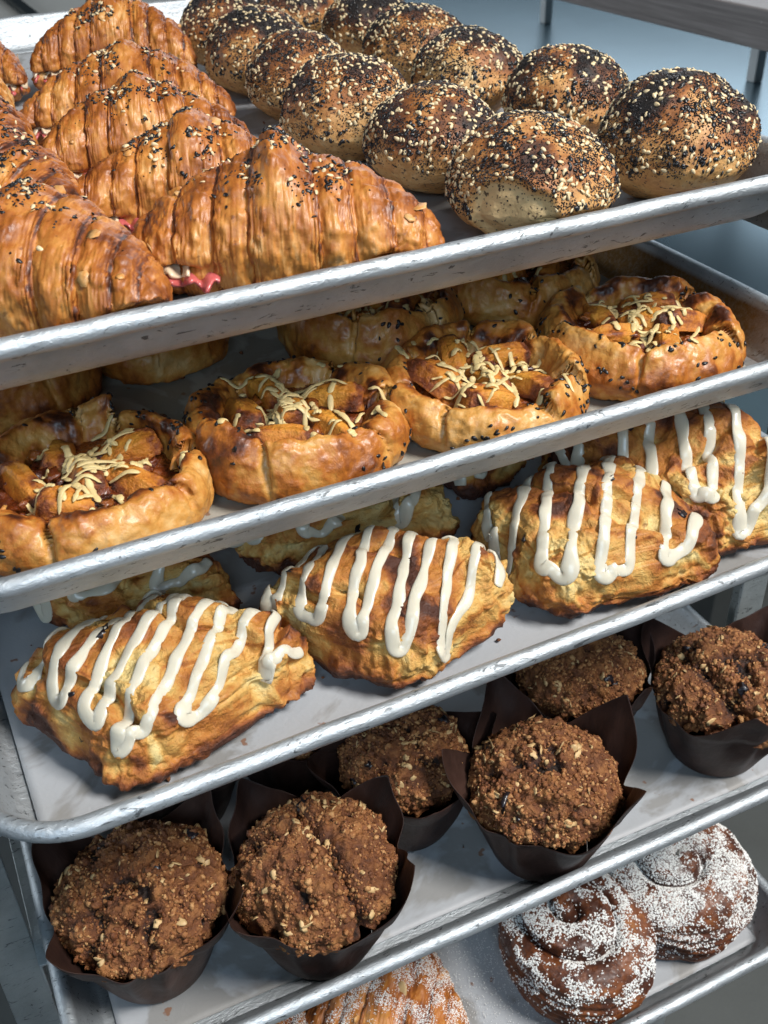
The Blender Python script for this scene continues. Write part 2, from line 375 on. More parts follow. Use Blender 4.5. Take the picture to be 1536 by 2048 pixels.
_wh = np.array([0, .0005, .0025, .006, .016, .019, .0225, .028]); _wi = np.array([.0205, .0160, .0130, .0110, .0067, .0057, .0052, -.002])
def fit_pan(i, P, x, y, yaw):
    # things pressed against the pan's sloping wall take its shape
    a = math.radians(yaw)-TA[i]; c, s = math.cos(a), math.sin(a)
    X = P[:, 0]*c-P[:, 1]*s+x; Y = P[:, 0]*s+P[:, 1]*c+y; ins = np.interp(P[:, 2]+.0012, _wh, _wi)+.0004; ok = P[:, 2] < .026
    def soft(v, lo): return np.where(ok & (v < lo+.004), lo+.004*np.exp(np.minimum((v-lo-.004)/.004, 0)), v)
    Y = soft(Y, ins); X = soft(X, ins); X = W-soft(W-X, ins)
    Q = P.copy(); dx, dy = X-x, Y-y; Q[:, 0] = dx*c+dy*s; Q[:, 1] = -dx*s+dy*c
    return Q
def make_paper(i, x0, x1, y0, y1, m, label, yaw=0):
    nx, ny = 110, 150
    X, Y = np.meshgrid(np.linspace(x0, x1, nx), np.linspace(y0, y1, ny), indexing='ij')
    P = np.stack([X.ravel(), Y.ravel(), np.zeros(X.size)], 1)
    z = .0006 + .0014*np.clip(fbm(P, 22, 3, seed=i+2)+.1, 0, 1)
    cx, cy = (x0+x1)/2, (y0+y1)/2
    Q = P.copy(); a = yaw; Q[:, 0] = cx+(P[:, 0]-cx)*math.cos(a)-(P[:, 1]-cy)*math.sin(a); Q[:, 1] = cy+(P[:, 0]-cx)*math.sin(a)+(P[:, 1]-cy)*math.cos(a)
    # edges ride up the pan's coved wall
    dd = np.minimum.reduce([Q[:, 0], W-Q[:, 0], Q[:, 1], D-Q[:, 1]])
    z = np.maximum(z, .0006+np.clip(.0185-dd, 0, .02)*1.6)
    Q[:, 2] = z; Q[:, 0] -= W/2
    o = obj('parchment_sheet', mesh_np('parchment', Q, grid_faces(nx, ny), m), None, (TX[i]+W/2, TY[i], TZ[i]+FLOOR+.0004), (0, 0, TA[i]))
    so = o.modifiers.new('thickness', 'SOLIDIFY'); so.thickness = .00015; so.offset = 1
    tag(o, label, 'baking paper', 'parchment sheets lining the pans')
make_paper(0, .020, .437, .018, .63, M['paper'], 'white parchment sheet under the croissants and seeded rolls')
make_paper(1, .017, .425, .019, .63, M['paper_oily'], 'grease stained greyish parchment sheet under the galettes', .006)
make_paper(2, .0185, .437, .017, .63, M['paper'], 'white parchment sheet under the iced scones, its corner in the left pan corner')
make_paper(3, .022, .436, .024, .63, M['paper'], 'white parchment sheet under the brown wrapped muffins', -.008)
make_paper(4, .021, .437, .020, .63, M['paper'], 'sugar sprinkled parchment sheet under the swirl buns')

# ------------------------------------------------------------------ rack
def box(x0, x1, y0, y1, z0, z1, bev=0):
    V = np.array([(x, y, z) for x in (x0, x1) for y in (y0, y1) for z in (z0, z1)])
    F = np.array([(0, 1, 3, 2), (4, 6, 7, 5), (0, 4, 5, 1), (2, 3, 7, 6), (0, 2, 6, 4), (1, 5, 7, 3)]); return V, F
def solid(name, boxes, m, parent=None, bev=.0006):
    V, F = join(boxes); o = obj(name, mesh_np(name, V, F, m, {'toast': np.zeros(len(V))}, smooth=False), parent)
    if bev: b = o.modifiers.new('bevel', 'BEVEL'); b.width = bev; b.segments = 2
    return o
rack = empty('bakery_rack', (W/2, .1, -1.0)); tag(rack, 'galvanised steel bakery rack with angled runners carrying all five trays', 'rack')
def rk(bxs): return [(V-np.array([W/2, .1, -1.0]), F) for V, F in bxs]
PX = ((-.0255, -.0035), (W+.019, W+.041))
for a, b in PX:
    for y in (.10, .60):
        # only the front posts' lower part stands clear of the top tray; open channel section
        solid('post', rk([box(a, b, y, y+.0025, -.99, .06), box(a, a+.0022, y+.0027, y+.026, -.99, .06) if a < 0 else box(b-.0022, b, y+.0027, y+.026, -.99, .06)]), M['steel'], rack)
for i in range(5):
    z = TZ[i]+FLOOR-.0022
    for sd in (0, 1):
        if sd: xo, xi = W+.0185, W-.020+TX[i]+.006
        else: xo, xi = -.0032, .020+TX[i]-.006
        bx = [box(min(xi, xo), max(xi, xo), .085, .63, z-.0018, z), box(xo-.0016, xo, .085, .63, z-.028, z-.002) if sd else box(xo, xo+.0016, .085, .63, z-.028, z-.002)]
        solid('runner', rk(bx), M['steel'], rack, .0004)
for i in range(4):   # spare runners in the tall gaps
    if i in (2, 3):
        z = (TZ[i]+TZ[i+1])/2+FLOOR
        for xo, xi in ((W+.0185, W-.004), (-.0032, .0085 if False else .006)):
            solid('runner', rk([box(min(xi, xo), max(xi, xo), .105, .60, z-.0018, z)]), M['steel'], rack, .0004)

# ------------------------------------------------------------------ surroundings
def floor_mat(name, col, rough, sc=9):
    m, nt, b = mat(name); co = ocoord(nt, False); n = noise_(nt, co, sc, 8, .7); n2 = noise_(nt, co, sc*30, 3, .7)
    c = mix(nt, n, tuple(x*.75 for x in col), tuple(x*1.25 for x in col)); c = mix(nt, .25, c, mix(nt, n2, tuple(x*.5 for x in col), tuple(x*1.5 for x in col)))
    nt.links.new(c, b.inputs['Base Color']); b.inputs['Roughness'].default_value = rough
    bump(nt, n2, .15, .002, b); return m
fl = obj('floor', mesh_np('floor', *[np.array(a) for a in ([(-5, -3, -1.0), (6, -3, -1.0), (6, 7, -1.0), (-5, 7, -1.0)], [(0, 1, 2, 3)])], floor_mat('floor_concrete', (.105, .112, .108), .55)))
tag(fl, kind='structure')
M['counter_top'] = plain('counter_steel', (.22, .34, .41), .24, 0, .75, var=.10, sc=5, bstr=.0)
M['counter_leg'] = plain('counter_dark', (.05, .055, .055), .5, 0, .3, var=.2, sc=30)
M['shelf_leg'] = plain('shelf_leg_steel', (.80, .83, .84), .45, 0, .0, var=.1, sc=30)
M['shelf_board'] = None
ct = empty('steel_counter', (.79, .40, -1.0)); tag(ct, 'long blue grey steel counter standing behind the rack on the right', 'counter')
solid('tabletop', [(V-np.array([.79, .40, -1.0]), F) for V, F in [box(.79, 3.4, .40, 3.25, -.285, -.25)]], M['counter_top'], ct, .003)
for x, y in ((.84, .46), (3.3, .46), (.84, 3.18), (3.3, 3.18)):
    solid('leg', [(V-np.array([.79, .40, -1.0]), F) for V, F in [box(x-.02, x+.02, y-.02, y+.02, -1.0, -.286)]], M['counter_leg'], ct, .003)
m, nt, b = mat('shelf_wood'); co = ocoord(nt, False)
n = noise_(nt, co, 24, 8, .7, 0, (12, .3, 12)); n2 = noise_(nt, co, 120, 2, .5)
c = ramp(nt, n, [(.3, (.13, .11, .105)), (.55, (.23, .20, .19)), (.8, (.34, .30, .29))])
k = N_(nt, 'ShaderNodeMapRange'); k.inputs[1].default_value = .76; k.inputs[2].default_value = .79; nt.links.new(n2, k.inputs[0])
c = mix(nt, k.outputs[0], c, (.55, .55, .55)); nt.links.new(c, b.inputs['Base Color']); b.inputs['Roughness'].default_value = .5; bump(nt, n, .4, .001, b)
sh = empty('overshelf', (1.02, .3, -.25)); tag(sh, 'raised dark grey wood shelf on thin pale legs standing on the steel counter', 'shelf')
sh.parent = None
SZ = .05
solid('board', [(V-np.array([1.02, .3, -.25]), F) for V, F in [box(1.022, 1.9, .41, 3.2, SZ, SZ+.045)]], m, sh, .002)
for x, y in ((1.885, 1.60), (1.885, 2.45)):
    solid('leg', [(V-np.array([1.02, .3, -.25]), F) for V, F in [box(x-.022, x+.004, y-.013, y+.013, -.2495, SZ-.0005)]], M['shelf_leg'], sh, .002)
# pale counter far behind the rack with a dark rail lying along it
M['pale'] = plain('pale_paint', (.60, .59, .55), .5, var=.06, sc=6, bstr=0)
M['dark'] = plain('dark_rail', (.012, .018, .02), .45, var=.2, sc=60, bstr=0)
o0 = np.array([0, 3.3, -1.0]); pc = empty('white_counter', tuple(o0)); tag(pc, 'pale grey counter beyond the back rim at the top left', 'counter')
def at0(b): return [(b[0]-o0, b[1])]
solid('tabletop', at0(box(-1.6, 2.4, 3.30, 5.2, -.28, -.25)), M['pale'], pc, .003)
for x, y in ((-1.5, 3.4), (2.3, 3.4), (-1.5, 5.1), (2.3, 5.1)): solid('leg', at0(box(x-.03, x+.03, y-.03, y+.03, -1.0, -.281)), M['counter_leg'], pc, .003)
V_, F_ = box(-.017, .017, 0, 1.3, 0, .02); ra = solid('rail', [(V_, F_)], M['dark']); ra.location = (.604, 3.34, -.2495)
tag(ra, 'narrow black rail lying across the pale counter at the top left', 'rail')

# ------------------------------------------------------------------ croissants
def croissant(seed, L=.130, Wd=.072, H=.056, bend=.013, peak=.004, nu=340, nv=150, toast=.30):
    rs = np.random.RandomState(seed)
    u = np.linspace(-1, 1, nu); v = np.arange(nv)*2*np.pi/nv; Ug, Vg = np.meshgrid(u, v, indexing='ij'); s = Ug.ravel(); a = Vg.ravel()
    pre = np.stack([s*2.2, np.cos(a)*.7, np.sin(a)*.7], 1)
    side = np.sin(a)         # 1 = top
    # wandering segment coordinate: boundaries lean and wobble
    q = s + .035*np.cos(a)*np.sign(s) + .022*fbm(pre, 1.3, 3, seed)
    bounds = np.array([.19, .42, .63, .82])+rs.uniform(-.03, .03, 4)
    A = np.abs(q + rs.uniform(-.06, .06)); step = np.zeros_like(A); edge = np.zeros_like(A); seg = np.zeros_like(A)
    for k, bnd in enumerate(bounds):
        d = A-bnd; amp = (.075, .075, .065, .055)[k]*rs.uniform(.75, 1.25)
        step += amp*sst(-.004, .014, d) ; edge = np.maximum(edge, np.exp(-(np.clip(-d, 0, 1)/.040)**1.2)*(d <= .004))
        seg += (d > 0)
    # each wrap bulges between its edges
    bb = np.concatenate([[0], bounds, [1.05]]); lo = bb[np.clip(seg.astype(int), 0, 5)]; hi = bb[np.clip(seg.astype(int)+1, 0, 5)]
    t = np.clip((A-lo)/(hi-lo+1e-9), 0, 1); bulge = np.where(seg == 0, .05*(1-t**2), .085*np.sin(np.pi*np.clip(t, 0, 1)**.8))
    prof = np.clip(1-np.abs(s)**2.5, 0, 1)**.46*(1-.06*np.abs(s)) + .03*(np.abs(s) < .999)
    lam = np.sin(q*2*np.pi*46 + 2.5*fbm(pre, 2., 2, seed+3))*edge*.012*(.4+.6*np.abs(fbm(pre, 1.2, 2, seed+8)))*1.6
    rr = prof*(1.04-step+bulge+lam)
    c = np.cos(a); sn = np.sin(a)
    pw = lambda x, e: np.sign(x)*np.abs(x)**e
    x = s*L/2; y = rr*Wd/2*pw(c, .92); z = rr*H*.55*pw(sn, .95)*1.02
    z += H*.45*(.62+.38*prof)
    z = np.where(z < .002, .002*np.exp((z-.002)/.006), z)
    y = y + (-bend*s**2*4*.6)
    z += peak*np.exp(-((s+.04)/.13)**2)*sst(.2, 1, sn)
    P = np.stack([x, y, z], 1); F = orient(P, grid_faces(nu, nv, closev=True))
    N = vnormals(P, F)
    n1 = fbm(P, 42, 4, seed+1); n2 = fbm(P*np.array([3.2, 1, 1]), 85, 4, seed+2, ridge=True)
    fl = fbm(P, 130, 3, seed+6)
    dsp = .0015*n1 + .00035*n2 + .0004*sst(.1, .22, fl)*1.2 + .0004*np.sign(fl)*sst(0, .08, np.abs(fl))
    sr = fbm(np.stack([q*34, np.cos(a)*1.1, np.sin(a)*1.1], 1), 1., 4, seed+41, rough=.65)
    gate = sst(-.25, .25, fbm(P, 28, 2, seed+43)); dsp = dsp+.0010*sr*gate
    # split line where it was cut and filled
    zc = .34*H + .003*fbm(P, 30, 2, seed+4)
    cut = np.exp(-((z-zc)/.0016)**2)*sst(.42, .7, np.abs(s))*(.0065)
    P = P + N*(dsp-cut)[:, None]
    P[:, 2] = np.maximum(P[:, 2], .0003)
    ts = toast + .30*(edge*.75-.25*bulge/.05*.5) + .34*n1 - .30*sr*gate + .10*fbm(P, 90, 3, seed+33) + .18*step*2 + .10*(n2 > .35) + .22*sst(.9, 1., np.abs(s)) + .12*sst(.5, 1, sn) - .30*sst(.010, .0, z)*0
    ts += .34*np.exp(-(np.abs(A[:, None]-bounds[None])/.012).min(1)**2)*sst(-.25, .35, fbm(pre, 2.6, 2, seed+31))
    ts -= .38*edge*(np.sin(q*2*np.pi*46) > .55)*(np.abs(fbm(pre, 3., 2, seed+9)) > .12)
    return P, F, ts
def add_croissant(i, x, y, yaw, seed, label, seeds=True, ham=(-1,), sugar=False, scale=1., **kw):
    P, F, ts = croissant(seed, **kw); P = fit_pan(i, P, x, y, yaw); rs = np.random.RandomState(seed+50)
    o = empty('croissant' if not sugar else 'almond_croissant', onpan(i, x, y, .0012), math.radians(yaw)); o.scale = (scale,)*3
    obj('crust', mesh_np('crust', P, F, M['croissant'], {'toast': ts}), o)
    L = kw.get('L', .13); H = kw.get('H', .056); bend = kw.get('bend', .010)
    if seeds:
        # seeds stick mainly along the crest and in a clump near the top
        cx = rs.uniform(-.008, .008)
        def wf(c, n):
            return sst(.45, .95, n[:, 2])*(np.exp(-((c[:, 0]-cx)/.019)**2)+.03)*sst(.06, .3, fbm(c, 70, 2, seed)+.18)*sst(.70*H, .95*H, c[:, 2])
        p, n = sample(P, F, 95, rs, wf); k = rs.rand(95) < .50
        obj('white_sesame', mesh_np('ws', *scatter(*SES, p[k], n[k], .95, rs, sink=-.0003, tilt=.3), M['white_seed']), o)['kind'] = 'stuff'
        p2, n2 = sample(P, F, 80, rs, wf)
        obj('black_sesame', mesh_np('bs', *scatter(*SES, np.concatenate([p[~k], p2]), np.concatenate([n[~k], n2]), .92, rs, sink=-.0002, tilt=.35), M['black_seed']), o)['kind'] = 'stuff'
        p, n = sample(P, F, 260, rs, wf); obj('poppy_seeds', mesh_np('pp', *scatter(*POP, p, n, 1.25, rs), M['poppy'], smooth=False), o)['kind'] = 'stuff'
    # loose flakes of pastry
    p, n = sample(P, F, 7, rs, lambda c, n: sst(0, .5, n[:, 2]))
    fv = np.array([(-1, -.6, 0), (.2, -.9, .1), (1, -.2, .45), (.7, .7, .3), (-.3, .9, .05), (-1.1, .3, 0), (0, 0, .10)])*.0022; ff = np.array([(0, 1, 6), (1, 2, 6), (2, 3, 6), (3, 4, 6), (4, 5, 6), (5, 0, 6)])
    V_, F_ = scatter(fv, ff, p, n, 1., rs, sink=-.0002, tilt=.15, jit=.6)
    fo = obj('loose_flakes', mesh_np('flakes', V_, F_, M['croissant'], {'toast': np.full(len(V_), .12)}), o); fo['kind'] = 'stuff'
    sm = fo.modifiers.new('thickness', 'SOLIDIFY'); sm.thickness = .00025
    for sd in ham:
        # folded ham and a thin cheese sheet poking out of the cut at one end and along the front
        for nm, mt, z0, ex, y0 in (('ham_slice', 'ham', .33*H, .000, -1), ('cheese_slice', 'cheese_slice', .33*H+.0028, -.0015, -1)):
            nx, ny = 60, 10; s_ = np.linspace(.40, .95, nx) if nm[0] == 'h' else np.linspace(.58, .99, nx); Pp = []
            for q in s_:
                pr = (1-abs(q)**2.1)**.6*(1-.22*q)+.03; out = pr*kw.get('Wd', .072)/2
                for j in range(ny):
                    w = j/(ny-1); wob = .0022*math.sin(q*60+seed)+.0018*math.sin(q*23+seed*2)
                    Pp.append((sd*q*L/2, -(out*(.50+.50*w)+ex+wob*w+.0078*w)-bend*q*q*2.4, z0+.0018*math.sin(q*45+w*3+seed)*w-.0034*w*w))
            so = obj(nm, mesh_np(nm, fit_pan(i, np.array(Pp), x, y, yaw), grid_faces(nx, ny), M[mt]), o)
            th = so.modifiers.new('thickness', 'SOLIDIFY'); th.thickness = .0014; th.offset = 0
    if sugar:
        def wf(c, n): return sst(.1, .8, n[:, 2])*sst(-.15, .25, fbm(c, 60, 3, seed))
        p, n = sample(P, F, 13000, rs, wf)
        obj('powdered_sugar', mesh_np('sg', *scatter(*POP, p, n, .75, rs, tilt=.6, jit=.5), M['sugar'], smooth=False), o)['kind'] = 'stuff'
        p, n = sample(P, F, 5, rs, lambda c, n: sst(.8, .95, n[:, 2])*(c[:, 2] > .6*H))
        av, af = ball(7, 9, .005, .0035, .0007)
        obj('almond_slices', mesh_np('al', *scatter(av, af, p, n, 1, rs, sink=-.0006, tilt=.5), M['oat']), o)['kind'] = 'stuff'
    return o
G = 'ham and cheese croissants on the top tray'
CR = [(0, .190, .058, -22, 11, 'glossy croissant in the front centre of the top tray, pink ham at its left tip', dict(L=.136, Wd=.070, H=.048, peak=.010, bend=.006)),
      (0, .178, .144, -20, 12, 'second croissant behind the front centre one, with ham under its left tip', dict(L=.122, Wd=.060, H=.045, peak=.006)),
      (0, .178, .224, -16, 13, 'third croissant back in the right column beside the seeded rolls', dict(L=.120, Wd=.060, H=.048, peak=.005)),
      (0, .196, .316, -22, 14, 'fourth croissant back in the right column, showing ham and cheese at its left end', dict(L=.130, Wd=.062, H=.048)),
      (0, .226, .455, -22, 15, 'farthest croissant, nearest the back rim of the top tray', dict(L=.116, Wd=.068, H=.056)),
      (0, .083, .062, -32, 16, 'croissant at the front left of the top tray, its right tip against the rim', dict(L=.130, Wd=.070, H=.047)),
      (0, .090, .158, -48, 17, 'second croissant from the front in the left column, cheese at its right tip', dict(L=.118, Wd=.060, H=.046)),
      (0, .092, .262, -56, 18, 'croissant cut by the left picture edge, third from the front in the left column', dict(L=.114, Wd=.060, H=.044)),
      (0, .104, .380, -60, 19, 'pale golden croissant end at the left picture edge, fourth in the left column', dict(L=.104, Wd=.054, H=.038, toast=.10)),
      (0, .118, .488, -24, 20, 'croissant end with ham and melted cheese at the upper left picture edge', dict(L=.108, Wd=.056, H=.042))]
for k, (i, x, y, yaw, sd, lb, kw) in enumerate(CR):
    tag(add_croissant(i, x, y, yaw, sd, lb, ham=(1,) if k in (5, 6, 7, 8, 9) else (-1,), **kw), lb, 'croissant', G)

# ------------------------------------------------------------------ seeded rolls
def add_roll(i, x, y, yaw, seed, R, H, label, dark=.5, bare=None):
    rs = np.random.RandomState(seed); n, m_ = 150, 240
    ph = np.linspace(-np.pi/2, np.pi/2, n); th = np.arange(m_)*2*np.pi/m_; PH, TH = np.meshgrid(ph, th, indexing='ij'); PH = PH.ravel(); TH = TH.ravel()
    d = np.stack([np.cos(PH)*np.cos(TH), np.cos(PH)*np.sin(TH), np.sin(PH)], 1)
    rr = 1+.11*fbm(d, 1.1, 2, seed)+.018*fbm(d, 4, 3, seed+1)
    el = np.array([R*rs.uniform(.98, 1.05), R*rs.uniform(.96, 1.02), 1])
    P = d*rr[:, None]*el; zz = d[:, 2]*rr
    P[:, 2] = np.where(zz > 0, zz*(H*.60), zz*H*.42)+H*.40
    P[:, :2] *= (1-.16*sst(0, -1, d[:, 2]))[:, None]
    P[:, 2] = np.maximum(P[:, 2], .0004)
    F = orient(P, grid_faces(n, m_, closev=True)); N = vnormals(P, F)
    P += N*(.0006*fbm(P, 120, 3, seed+2)+.0012*fbm(P, 45, 2, seed+3))[:, None]
    P = fit_pan(i, P, x, y, yaw)
    low = sst(.62, .1, P[:, 2]/H); top = sst(.35, .98, P[:, 2]/H)
    bl = fbm(P, 34, 3, seed+7)
    ts = .31+dark*1.35*top*(.52+bl*1.2)+.18*bl-.06*low
    seedmask = lambda c: np.clip(.50+1.0*sst(.1, .75, c[:, 2]/H), 0, 1)
    bm = np.ones(len(P)); bmf = lambda c: 1.
    if bare:   # smooth pale patch where two rolls touched while baking
        bd = np.array(bare[0]); bd = bd/np.linalg.norm(bd)
        cen = np.array([bd[0]*R*.93, bd[1]*R*.93, H*(.38+bd[2]*.3)])
        dist = lambda c: np.sqrt(((c-cen)**2*np.array([1, 1, 1.5])).sum(1)) + .003*fbm(c, 60, 2, seed)
        b_ = sst(bare[1]*1.12, bare[1]*.86, dist(P)); P -= N*(b_*.0028)[:, None]; P += N*(.0011*np.exp(-((dist(P)-bare[1]*1.12)/.0018)**2))[:, None]
        ts = ts*(1-b_)-.25*b_; bmf = lambda c: .06+.94*sst(bare[1]*.95, bare[1]*1.15, dist(c))
    o = empty('seeded_roll', onpan(i, x, y, .0012), math.radians(yaw))
    obj('crust', mesh_np('crust', P, F, M['roll'], {'toast': ts}), o)
    patch = lambda c: sst(-.3, .25, fbm(c, 75, 3, seed+12))
    def w1(c, n): return (n[:, 2] > -.35)*seedmask(c)*(.30+.7*patch(c))*bmf(c)
    def w2(c, n): return (n[:, 2] > -.35)*seedmask(c)*(.08+.92*sst(-.05, .3, fbm(c, 60, 3, seed+15)))*bmf(c)
    def w3(c, n): return (n[:, 2] > -.45)*(.25+sst(.15, .8, c[:, 2]/H))*(.12+.88*sst(-.25, .2, fbm(c, 55, 3, seed+18)))*bmf(c)
    k = (R/.038)**2
    p, nn = sample(P, F, int(400*k), rs, w1); obj('white_sesame', mesh_np('ws', *scatter(*SES, p, nn, .94, rs, sink=-.00028, tilt=.3), M['white_seed']), o)['kind'] = 'stuff'
    p, nn = sample(P, F, int(430*k), rs, w2); obj('black_sesame', mesh_np('bs', *scatter(*SES, p, nn, .92, rs, sink=-.0002, tilt=.35), M['black_seed']), o)['kind'] = 'stuff'
    p, nn = sample(P, F, int(11000*k), rs, w3); obj('poppy_seeds', mesh_np('pp', *scatter(*POP, p, nn, .95, rs, jit=.45), M['poppy'], smooth=False), o)['kind'] = 'stuff'
    return tag(o, label, 'bread roll', 'seeded rolls on the top tray')
add_roll(0, .308, .045, 10, 31, .0400, .056, 'seeded roll with a smooth pale bare patch, nearest the front rim', .40, ((-.80, -.60, -.10), .0200))
add_roll(0, .404, .058, 40, 32, .0405, .060, 'large seeded roll in the right front corner of the top tray', .62)
add_roll(0, .305, .130, 80, 33, .0365, .053, 'seeded roll directly behind the one with the bare patch', .52)
add_roll(0, .415, .168, 20, 34, .0370, .053, 'dark topped seeded roll behind the large corner roll', .70)
add_roll(0, .292, .208, 150, 35, .0375, .056, 'pale fronted seeded roll behind the front croissant, third from the front in its column', .48)
add_roll(0, .398, .252, 60, 36, .0365, .052, 'seeded roll third from the front in the right hand column', .72)
add_roll(0, .298, .290, 110, 37, .0350, .056, 'small golden seeded roll, fourth in the column beside the croissants', .42)
add_roll(0, .410, .345, 10, 38, .0360, .052, 'seeded roll fourth from the front in the right hand column', .75)
add_roll(0, .305, .378, 200, 39, .0370, .056, 'dark seeded roll fifth in the column beside the croissants', .72)
add_roll(0, .312, .468, 250, 40, .0370, .056, 'seeded roll nearest the bare back corner of the parchment, beside the farthest croissant', .62)
add_roll(0, .420, .440, 300, 41, .0370, .052, 'seeded roll fifth from the front in the right hand column, at the top picture edge', .78)
add_roll(0, .398, .528, 330, 42, .0370, .052, 'farthest seeded roll, cut by the top picture edge', .80)

# ------------------------------------------------------------------ galettes
def add_galette(i, x, y, yaw, seed, R, H, label, npl=7, black=60, deep=0.):
    rs = np.random.RandomState(seed); nt_, np_ = 420, 100
    th = np.arange(nt_)*2*np.pi/nt_
    t = np.linspace(0, 1, np_)
    PR = np.array([(.60, .0), (.80, .0), (.93, .04), (1.0, .22), (1.02, .46), (.985, .74), (.93, .92), (.87, 1.0), (.815, 1.0), (.775, .92), (.745, .80), (.72, .66), (.70, .50), (.66, .40)])
    tt = np.linspace(0, 1, len(PR)); prr = np.interp(t, tt, PR[:, 0]); prz = np.interp(t, tt, PR[:, 1])
    ker = np.ones(5)/5; prr = np.convolve(np.pad(prr, 2, 'edge'), ker, 'valid'); prz = np.convolve(np.pad(prz, 2, 'edge'), ker, 'valid')
    TH, T = np.meshgrid(th, t, indexing='ij'); TH = TH.ravel(); T = T.ravel()
    pl = np.sort((np.arange(npl)+rs.uniform(-.28, .28, npl))*2*np.pi/npl)
    ext = np.concatenate([pl[-1:]-2*np.pi, pl, pl[:1]+2*np.pi])
    thw = TH+.10*np.sin(T*4+seed)*sst(.15, .6, T)+.03*fbm(np.stack([np.cos(TH), np.sin(TH), T*3], 1), 2.5, 2, seed+8)
    thw = np.where(thw >= ext[-1], thw-2*np.pi, thw); thw = np.where(thw < ext[0], thw+2*np.pi, thw)
    idx = np.clip(np.searchsorted(ext, thw, side='right')-1, 0, len(ext)-2)
    lo = ext[idx]; hi = ext[idx+1]; f = np.clip((thw-lo)/(hi-lo), 0, 1); w = hi-lo
    wr = rs.uniform(-1, 1, npl*3); im = idx % npl
    up = sst(.12, .55, T); inner = sst(.52, .95, T)
    # a flat panel between two pleats: chord of the circle, so the plan is a soft polygon
    half = w/2; chord = np.cos(half*.92)/np.cos((f-.5)*w*.92); chord = np.where(half < 1.1, chord, 1)
    bulge = 1-np.abs(2*f-1)**3
    circ = np.stack([np.cos(TH), np.sin(TH), TH*0], 1)
    out = R*(1.03+.05*fbm(circ, 1.1, 2, seed))
    rad = np.interp(T, t, prr)*out*(1-.55*up*(1-chord))
    rad += R*up*(1-inner)*(.07*bulge-.045+.055*(.5-f))
    rad += R*inner*(-.10*wr[im+npl]-.07*(1-bulge)+.05*fbm(np.stack([circ[:, 0], circ[:, 1], T*0], 1), 4.0, 3, seed+14))
    hsc = 1+up*(.17*wr[im]+.15*(.5-f)+.10*(bulge-.5)+.14*fbm(np.stack([circ[:, 0], circ[:, 1], T], 1), 2.4, 3, seed+4))
    z = np.interp(T, t, prz)*H*hsc
    P = np.stack([rad*np.cos(TH), rad*np.sin(TH), z+.0006], 1)
    F = orient(P, grid_faces(nt_, np_, closeu=True)); N = vnormals(P, F)
    ed = np.minimum(f, 1-f)*w; cr = np.exp(-(ed/.035)**2)
    n1 = fbm(P, 38, 4, seed+1); n2 = fbm(P, 150, 3, seed+2); n3 = fbm(P, 75, 3, seed+5)
    P += N*(.0024*n1+.0017*n3+.0012*fbm(P*np.array([1, 1, .4]), 100, 3, seed+17, ridge=True)*sst(-.1, .3, n1)+.0005*sst(.0, .25, n2)-(.0030+deep*(wr[im] > .2))*cr*up)[:, None]; P[:, 2] = np.maximum(P[:, 2], .0003); P = fit_pan(i, P, x, y, yaw)
    lip = sst(.52, .62, T)*sst(.95, .70, T)
    ts = .42+.52*n1+.28*n3+.46*lip*sst(-.15, .25, n3)-.34*np.exp(-(ed/.06)**2)*(.4+wr[im]*.6)+.10*sst(.7, 1, T)+.14*wr[im]+.22*sst(.10, .02, T)
    o = empty('galette', onpan(i, x, y, .0012), math.radians(yaw))
    obj('dough_rim', mesh_np('dough', P, F, M['galette'], {'toast': ts}), o)
    nr, na = 70, 180; r = np.linspace(0, 1, nr); A, Rr = np.meshgrid(np.arange(na)*2*np.pi/na, r, indexing='ij'); A = A.ravel(); Rr = Rr.ravel()
    Q = np.stack([Rr*.80*R*np.cos(A), Rr*.80*R*np.sin(A), np.full(A.size, H*.66)], 1)
    Q[:, 2] += .0055*fbm(Q, 50, 4, seed+9)+.0025*fbm(Q, 160, 3, seed+10)-.003*Rr**3
    fF = grid_faces(na, nr, closeu=True)
    obj('filling', mesh_np('filling', Q, fF, M['filling'], {'toast': .40+.9*fbm(Q, 50, 3, seed+3)}), o)
    parts = [(Q, fF)]; base = rs.uniform(0, 3.1)
    for k in range(6):   # roasted squash wedges lying against each other
        rr = R*(.0 if k == 0 else .44); a = base+k*1.2566+rs.uniform(-.2, .2)
        cV, cF = superell(rs.uniform(.0125, .0185), rs.uniform(.0055, .0080), rs.uniform(.0042, .0060), .22, .30, 46, 70)
        cV[:, 1] *= 1-.35*np.clip(cV[:, 2]/.006, -1, 1); cV[:, 2] += -cV[:, 0]**2*14
        rz = base+.5+rs.uniform(-.6, .6)+(1.2 if k % 3 == 2 else 0)
        Mx = np.array(Matrix.Rotation(rz, 3, 'Z') @ Matrix.Rotation(rs.uniform(-.35, .35), 3, 'Y') @ Matrix.Rotation(rs.uniform(-.35, .35), 3, 'X'))
        nrm = cV/np.linalg.norm(cV, axis=1)[:, None]
        e_ = sst(.010, .016, np.linalg.norm(cV*np.array([1, 1.6, 1.6]), axis=1))
        cV = cV+nrm*(.0024*fbm(cV, 110, 3, seed+k)+.0011*fbm(cV, 340, 3, seed+k+3))[:, None]
        tst = .24+.75*fbm(cV, 100, 3, seed+20+k)+.5*e_
        cV = cV@Mx.T + np.array([rr*math.cos(a), rr*math.sin(a), H*.74+rs.uniform(-.001, .003)])
        parts.append((cV, cF)); obj('squash_chunk', mesh_np('squash', cV, orient(cV, cF), M['squash'], {'toast': tst}), o)
    for k in range(14):  # dark jammy bits
        rr = R*.60*math.sqrt(rs.rand()); a = rs.uniform(0, 6.28); cV, cF = chunk(seed+k, .6, 2)
        cV = cV*rs.uniform(.0018, .0038)*np.array([1.3, .9, .7])+np.array([rr*math.cos(a), rr*math.sin(a), H*.78])
        parts.append((cV, cF))
